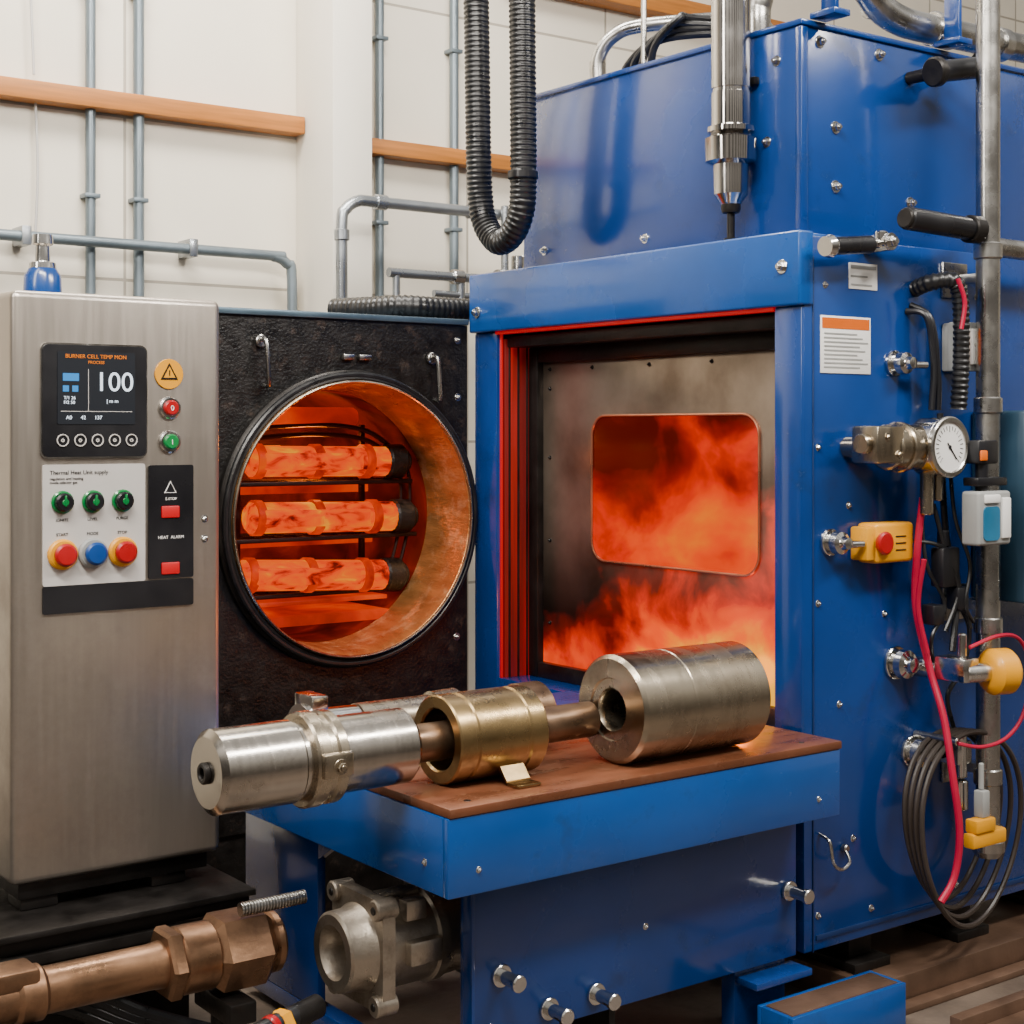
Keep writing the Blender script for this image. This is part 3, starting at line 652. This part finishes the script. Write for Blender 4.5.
g=G('standpipe')
px,py=3.982,2.93
B().cyl((px,py,.215),(0,0,1),3.0,.036,.003,28).done(g,'pipe',PIPE)
b=B()
for z in (2.02,1.55,.88,.42,.25): b.cyl((px,py,z),(0,0,1),.05,.043,.004,28)
b.lathe((px,py,.20),(0,0,1),[(0,0),(0,.035),(.02,.05),(.05,.05),(.06,.036)],28)
for z in (1.95,.95,.45): b.box(px-.02,px+.02,py,W,z,z+.03,.003); b.box(px-.06,px+.06,W-.012,W,z-.04,z+.07,.004)
b.done(g,'couplings',PIPE)
B().tube([(px,py,2.06),(4.6,2.93,2.055)],.03,16,0).done(g,'branch',PIPE)
g=G('push_bar_handle')
B().cyl((3.60,2.93,2.115),(1,0,-.03),.31,.034,.006,28).done(g,'grip',BPL)
B().cyl((3.590,2.93,2.115),(1,0,-.03),.014,.030,.004,28).cyl((3.885,2.93,2.106),(1,0,0),.05,.042,.004,28).done(g,'end_collars',DARK)
g=G('clamping_lever')
B().cyl((3.33,2.99,2.02),(1,0,.10),.19,.026,.008,24).done(g,'grip',BPL)
B().lathe((3.32,2.99,2.019),(1,0,.1),[(0,0),(0,.028),(.02,.034),(.03,.03)],24).cyl((3.515,2.99,2.04),(1,0,.1),.05,.014).cyl((3.57,3.061,2.048),(0,-1,0),.10,.026,.006,20).cyl((3.56,2.99,2.03),(0,0,1),.05,.02).bolt((3.57,2.961,2.048),(0,-1,0),.02,.014).done(g,'pivot',CHROME)
g=G('crank_handle')
B().cyl((3.88,3.05,2.60),(.92,-.05,.18),.24,.034,.008,24).done(g,'grip',BPL)
B().cyl((3.87,3.05,2.598),(.92,-.05,.18),.03,.046,.006,24).cyl((4.08,3.2,2.645),(0,-1,0),.17,.022,.004,20).cyl((3.94,3.2,2.615),(0,-1,0),.14,.02,.004,20).cyl((4.10,3.045,2.65),(.92,-.05,.18),.03,.048,.006,24).done(g,'pivot',DARK)

g=G('pressure_gauge')
gx,gy,gz=3.725,2.87,1.45
B().cyl((gx,2.97,gz),(0,-1,0),.09,.086,.008,48).done(g,'case',CHROME)
B().ring((gx,gy+.015,gz),(0,-1,0),.018,.072,.090,.004,48).done(g,'bezel',PIPE)
B().cyl((gx,gy+.008,gz),(0,-1,0),.004,.073,.001,48).done(g,'dial',WHITE)
b=B()
for i in range(21):
    a=math.radians(225-i*13.5); L=.012 if i%5 else .018
    p=Vector((gx+.062*math.cos(a),gy+.0035,gz+.062*math.sin(a))); q=Vector((gx+(.062-L)*math.cos(a),gy+.0035,gz+(.062-L)*math.sin(a)))
    b.tube([p,q],.0013,4,0)
b.tube([(gx-.01,gy+.002,gz+.012),(gx+.03,gy+.002,gz-.035)],.002,6,0); b.cyl((gx,gy+.004,gz),(0,-1,0),.004,.006,.001,12)
b.done(g,'needle_and_marks',BPL)
B().cyl((3.53,2.95,gz),(1,0,0),.15,.066,.006,40).cyl((3.58,2.95,gz),(1,0,0),.02,.074,.004,40).box(3.43,3.545,2.89,2.99,gz-.045,gz+.062,.008).cyl((3.49,3.061,gz),(0,-1,0),.08,.03).cyl((3.43,2.94,gz+.01),(-1,0,0),.02,.03).bolt((3.47,2.89,gz+.03),(0,-1,0),.01,.006).bolt((3.52,2.89,gz-.02),(0,-1,0),.01,.006).cyl((gx-.02,2.94,gz-.20),(0,0,1),.14,.02).cyl((gx+.03,2.94,gz-.16),(0,0,1),.1,.016).done(g,'regulator_body',WARMST)

g=G('emergency_stop_box')
B().box(3.535,3.705,2.985,W,1.110,1.228,.012,3).done(g,'enclosure',YEL)
B().box(3.50,3.54,2.99,3.055,1.120,1.218,.006).done(g,'end_cap',YEL)
B().lathe((3.56,2.985,1.17),(0,-1,0),[(0,.03),(.008,.034),(.014,.034),(.018,.028),(.018,0)],28).done(g,'button',RED)
b=B()
for i in range(3): b.box(3.62,3.665,2.9835,2.986,1.145+i*.02,1.149+i*.02,0)
b.done(g,'label',BPL)

def knob(nm,x,z,r=.034):
    g=G(nm)
    B().cyl((x,W,z),(0,-1,0),.014,r*1.15,.003,32).lathe((x,W-.012,z),(0,-1,0),[(0,r*.75),(.012,r*.75),(.018,r),(.040,r*.95),(.046,r*.6),(.055,r*.5),(.065,r*.5),(.07,0)],28).cyl((x+.02,W-.05,z-.005),(1,-.2,0),.06,.011,.002,14).bolt((x,W-.06,z),(0,-1,0),r*.4,.01).done(g,'knob',CHROME)
knob('clamp_knob',3.415,1.175); knob('clamp_knob',3.70,1.70); knob('clamp_knob',3.705,.80,.044); knob('clamp_knob',3.78,.525,.042)
g=G('hose_valve'); b=B(); b.cyl((3.85,3.0,.53),(1,0,0),.08,.03).box(3.85,3.92,2.94,W,.49,.56,.006).cyl((3.88,2.95,.45),(0,0,1),.14,.016).cyl((3.89,2.96,.35),(0,0,1),.09,.022); b.done(g,'valve',CHROME)

g=G('limit_switch')
B().box(3.925,4.01,3.02,W,1.68,1.83,.008).box(3.90,3.99,2.97,3.018,1.68,1.83,.006).done(g,'body',GREYP)
B().box(3.897,3.935,2.962,2.975,1.70,1.81,.004).done(g,'cover',ORG)
B().box(3.945,3.985,2.962,2.975,1.70,1.81,.004).done(g,'label',WHITE)
B().cyl((3.94,3.0,1.62),(0,0,1),.06,.022).bolt((3.965,2.965,1.76),(0,-1,0),.008,.006).done(g,'gland',CHROME)
g=G('black_flex_conduit')
B().tube([(3.80,W,1.93),(3.80,3.0,1.945),(3.84,2.955,1.95),(3.86,2.945,1.92),(3.865,2.94,1.85),(3.865,2.94,1.70),(3.865,2.95,1.56)],.026,14,8,corr=.12,pitch=.018).done(g,'conduit',RUB)
B().tube([(3.76,W,1.86),(3.78,3.0,1.84),(3.80,2.99,1.7),(3.79,2.99,1.56)],.010,10).tube([(3.78,W,1.88),(3.80,3.0,1.83),(3.82,2.99,1.66),(3.82,2.99,1.56)],.010,10).done(g,'leads',BPL)
B().tube([(3.81,2.91,1.95),(3.83,2.90,1.88),(3.82,2.905,1.80)],.007,8).done(g,'red_lead',PINK)

g=G('air_filter_unit')
B().box(3.79,3.945,2.82,2.885,1.16,1.32,.010,3).done(g,'housing',GREYP)
B().prism([(x,2.816,z) for x,z in rr(3.81,3.885,1.175,1.275,.015)],(0,.01,0)).done(g,'sight_bowl',BLUEL)
B().box(3.895,3.935,2.812,2.825,1.18,1.30,.004).box(3.815,3.885,2.812,2.825,1.285,1.31,.004).done(g,'label',WHITE)
B().box(3.805,3.90,2.83,2.885,1.40,1.47,.008).cyl((3.85,2.855,1.32),(0,0,1),.09,.02).box(3.80,3.94,2.83,2.885,1.335,1.36,.004).done(g,'solenoid',BPL)
B().box(3.81,3.84,2.825,2.835,1.41,1.44,.003).done(g,'solenoid_tag',ORG)
g=G('junction_box')
b=B(); b.box(4.07,4.5,2.86,3.058,.97,1.56,.01); b.box(4.09,4.5,2.85,2.859,1.0,1.53,.004); b.done(g,'box',pm('slate_blue_paint',(.012,.04,.07),rough=.4))
B().bolt((4.11,2.85,1.50),(0,-1,0),.01,.008).bolt((4.11,2.85,1.03),(0,-1,0),.01,.008).done(g,'screws',CHROME)

g=G('yellow_valve_handle')
B().lathe((3.85,2.84,.785),(.96,-.28,0),[(0,0),(0,.04),(.008,.058),(.02,.068),(.075,.068),(.085,.060),(.086,.045),(.080,.04),(.080,0)],32).done(g,'handle',YEL)
B().cyl((3.775,2.86,.785),(.96,-.28,0),.09,.028).cyl((3.78,2.95,.785),(0,1,0),.11,.03).box(3.75,3.82,2.84,2.95,.76,.83,.006).cyl((3.79,2.88,.83),(0,0,1),.07,.014).done(g,'valve_body',CHROME)
g=G('yellow_cable_clip')
B().box(3.80,3.96,2.845,2.885,.265,.310,.008).box(3.81,3.90,2.84,2.885,.310,.350,.006).done(g,'clip',YEL)
B().box(3.85,3.885,2.85,2.885,.350,.43,.005).cyl((3.868,2.87,.43),(0,0,1),.08,.008).done(g,'latch',GREYP)

g=G('red_cable_bundle')
B().tube([(3.70,2.95,1.30),(3.70,2.97,1.15),(3.71,2.985,.98),(3.74,2.96,.80),(3.73,2.90,.66),(3.72,2.86,.50),(3.74,2.85,.33),(3.73,2.86,.2),(3.68,2.87,.13)],.011,10).tube([(3.68,2.93,1.12),(3.69,2.96,.98),(3.72,2.95,.84)],.008,8).done(g,'main_cable',PINK)
B().tube([(3.80,2.86,.86),(3.90,2.83,.89),(4.0,2.83,.87),(4.05,2.83,.78),(4.02,2.83,.65),(3.95,2.84,.58),(3.86,2.86,.56),(3.8,2.90,.57)],.006,8).done(g,'loop_cable',PINK)
g=G('black_cable_coil')
b=B()
for i in range(4):
    cx_,cz_,a_,c_=3.87+.01*i,.335-.012*i,.20+.012*i,.255+.012*i
    b.tube([(cx_+a_*math.cos(t*math.pi/8),2.99-.022*i-.015*math.sin(t*math.pi/4),cz_+c_*math.sin(t*math.pi/8)) for t in range(16)],.0085,8,5,cyc=True)
b.done(g,'coil',pm('brown_black_rubber',(.028,.02,.016),rough=.42))
B().cyl((3.80,W,.575),(0,-1,0),.16,.012,.003,12).done(g,'hook',PIPE)
g=G('control_wiring')
b=B()
b.tube([(3.83,2.99,1.55),(3.83,2.97,1.2),(3.86,2.95,1.05),(3.84,2.94,.95),(3.81,2.93,.84)],.010,8)
b.tube([(3.87,2.99,1.5),(3.82,2.93,1.25),(3.88,2.92,1.10),(3.86,2.92,.98),(3.91,2.93,.92)],.006,8)
b.tube([(3.76,2.96,1.28),(3.80,2.94,1.12),(3.84,2.93,1.02),(3.79,2.94,.9)],.007,8)
b.tube([(3.70,2.985,1.17),(3.76,2.95,1.16),(3.82,2.94,1.12),(3.87,2.94,1.0),(3.90,2.93,.9)],.006,8)
b.tube([(3.74,2.99,1.27),(3.73,2.96,1.1),(3.80,2.95,.98),(3.74,2.95,.88),(3.78,2.97,.78)],.006,8)
b.tube([(3.86,2.97,1.0),(3.93,2.96,.9),(3.90,2.96,.78),(3.84,2.97,.70),(3.88,2.98,.60)],.007,8)
b.done(g,'wires',RUB)
B().box(3.77,3.85,2.93,2.98,1.03,1.15,.008).box(3.83,3.88,2.92,2.97,.96,1.03,.008).cyl((3.80,2.955,1.15),(0,0,1),.05,.018).box(3.74,3.79,2.94,2.99,.92,.98,.006).done(g,'connectors',BPL)
g=G('wall_hook')
B().tube([(3.375,W,.335),(3.375,W-.04,.32),(3.385,W-.045,.26),(3.42,W-.045,.235),(3.46,W-.04,.25),(3.47,W-.01,.28),(3.47,W,.28)],.005,8).cyl((3.475,W,.28),(0,-1,0),.02,.012).done(g,'hook',PIPE)

finish_groups()

# ---------------------------------------------------------------- lights
def area(name,loc,tgt,size,power,col=(1,1,1)):
    l=bpy.data.lights.new(name,'AREA'); l.shape='RECTANGLE'; l.size=size[0]; l.size_y=size[1]; l.energy=power; l.color=col
    o=bpy.data.objects.new(name,l); o.location=loc; o.rotation_euler=(Vector(tgt)-Vector(loc)).to_track_quat('-Z','Y').to_euler(); S.collection.objects.link(o)
area('ceiling_light_1',(.6,1.4,4.6),(2.6,3.6,.9),(2.6,.5),330,(1,.94,.85))
area('ceiling_light_2',(2.4,4.9,5.0),(3.0,6.4,2.2),(3,.6),285,(1,.94,.85))
area('ceiling_light_3',(4.2,.6,4.4),(3.6,3.4,.8),(2.2,.4),210,(1,.95,.88))
area('ceiling_light_4',(-.8,3.2,3.8),(2.6,3.6,1.0),(.5,2.2),80,(1,.94,.86))
def point(name,loc,p,col,r=.08):
    l=bpy.data.lights.new(name,'POINT'); l.energy=p; l.color=col; l.shadow_soft_size=r
    o=bpy.data.objects.new(name,l); o.location=loc; S.collection.objects.link(o)
point('chamber_glow_fill',(2.85,5.12,1.44),11,(1,.20,.02))  # added point light; carries the chamber's orange glow onto the throat
point('door_spill_fill',(3.40,3.42,.72),5,(1,.18,.02),.06)  # added point light low in the door recess, for orange spill onto the table
w=bpy.data.worlds.new('World'); S.world=w; w.use_nodes=True
nt=w.node_tree; N,L=nt.nodes,nt.links; bg=N['Background']
tc=N.new('ShaderNodeTexCoord'); sp=N.new('ShaderNodeSeparateXYZ'); cr=N.new('ShaderNodeValToRGB')
L.new(tc.outputs['Generated'],sp.inputs[0]); mr=N.new('ShaderNodeMapRange'); mr.inputs['From Min'].default_value=-1; L.new(sp.outputs['Z'],mr.inputs['Value'])
L.new(mr.outputs[0],cr.inputs['Fac'])
e=cr.color_ramp.elements; e[0].position=.3; e[0].color=(.045,.033,.025,1); e[1].position=1; e[1].color=(.75,.73,.70,1)
q=e.new(.5); q.color=(.16,.135,.11,1); q=e.new(.60); q.color=(.36,.33,.29,1); q=e.new(.72); q.color=(.80,.76,.70,1)
wv=N.new('ShaderNodeTexWave'); wv.inputs['Scale'].default_value=1.6; wv.inputs['Distortion'].default_value=1.5; L.new(tc.outputs['Generated'],wv.inputs['Vector'])  # wave bands added to the world for streaky reflections on the metal
m2=N.new('ShaderNodeMapRange'); m2.inputs['To Min'].default_value=.3; m2.inputs['To Max'].default_value=1.6; L.new(wv.outputs['Fac'],m2.inputs['Value'])
vs=N.new('ShaderNodeVectorMath'); vs.operation='SCALE'; L.new(cr.outputs[0],vs.inputs[0]); L.new(m2.outputs[0],vs.inputs['Scale'])
L.new(vs.outputs[0],bg.inputs['Color']); bg.inputs['Strength'].default_value=.95

cam=bpy.data.cameras.new('camera'); co=bpy.data.objects.new('camera',cam); S.collection.objects.link(co)
co.location=(0,0,1.5); co.rotation_euler=(math.pi/2,0,-math.atan2(.596,.803))
cam.sensor_width=36; cam.lens=1550/1024*36; cam.shift_y=-82/1024
S.camera=co
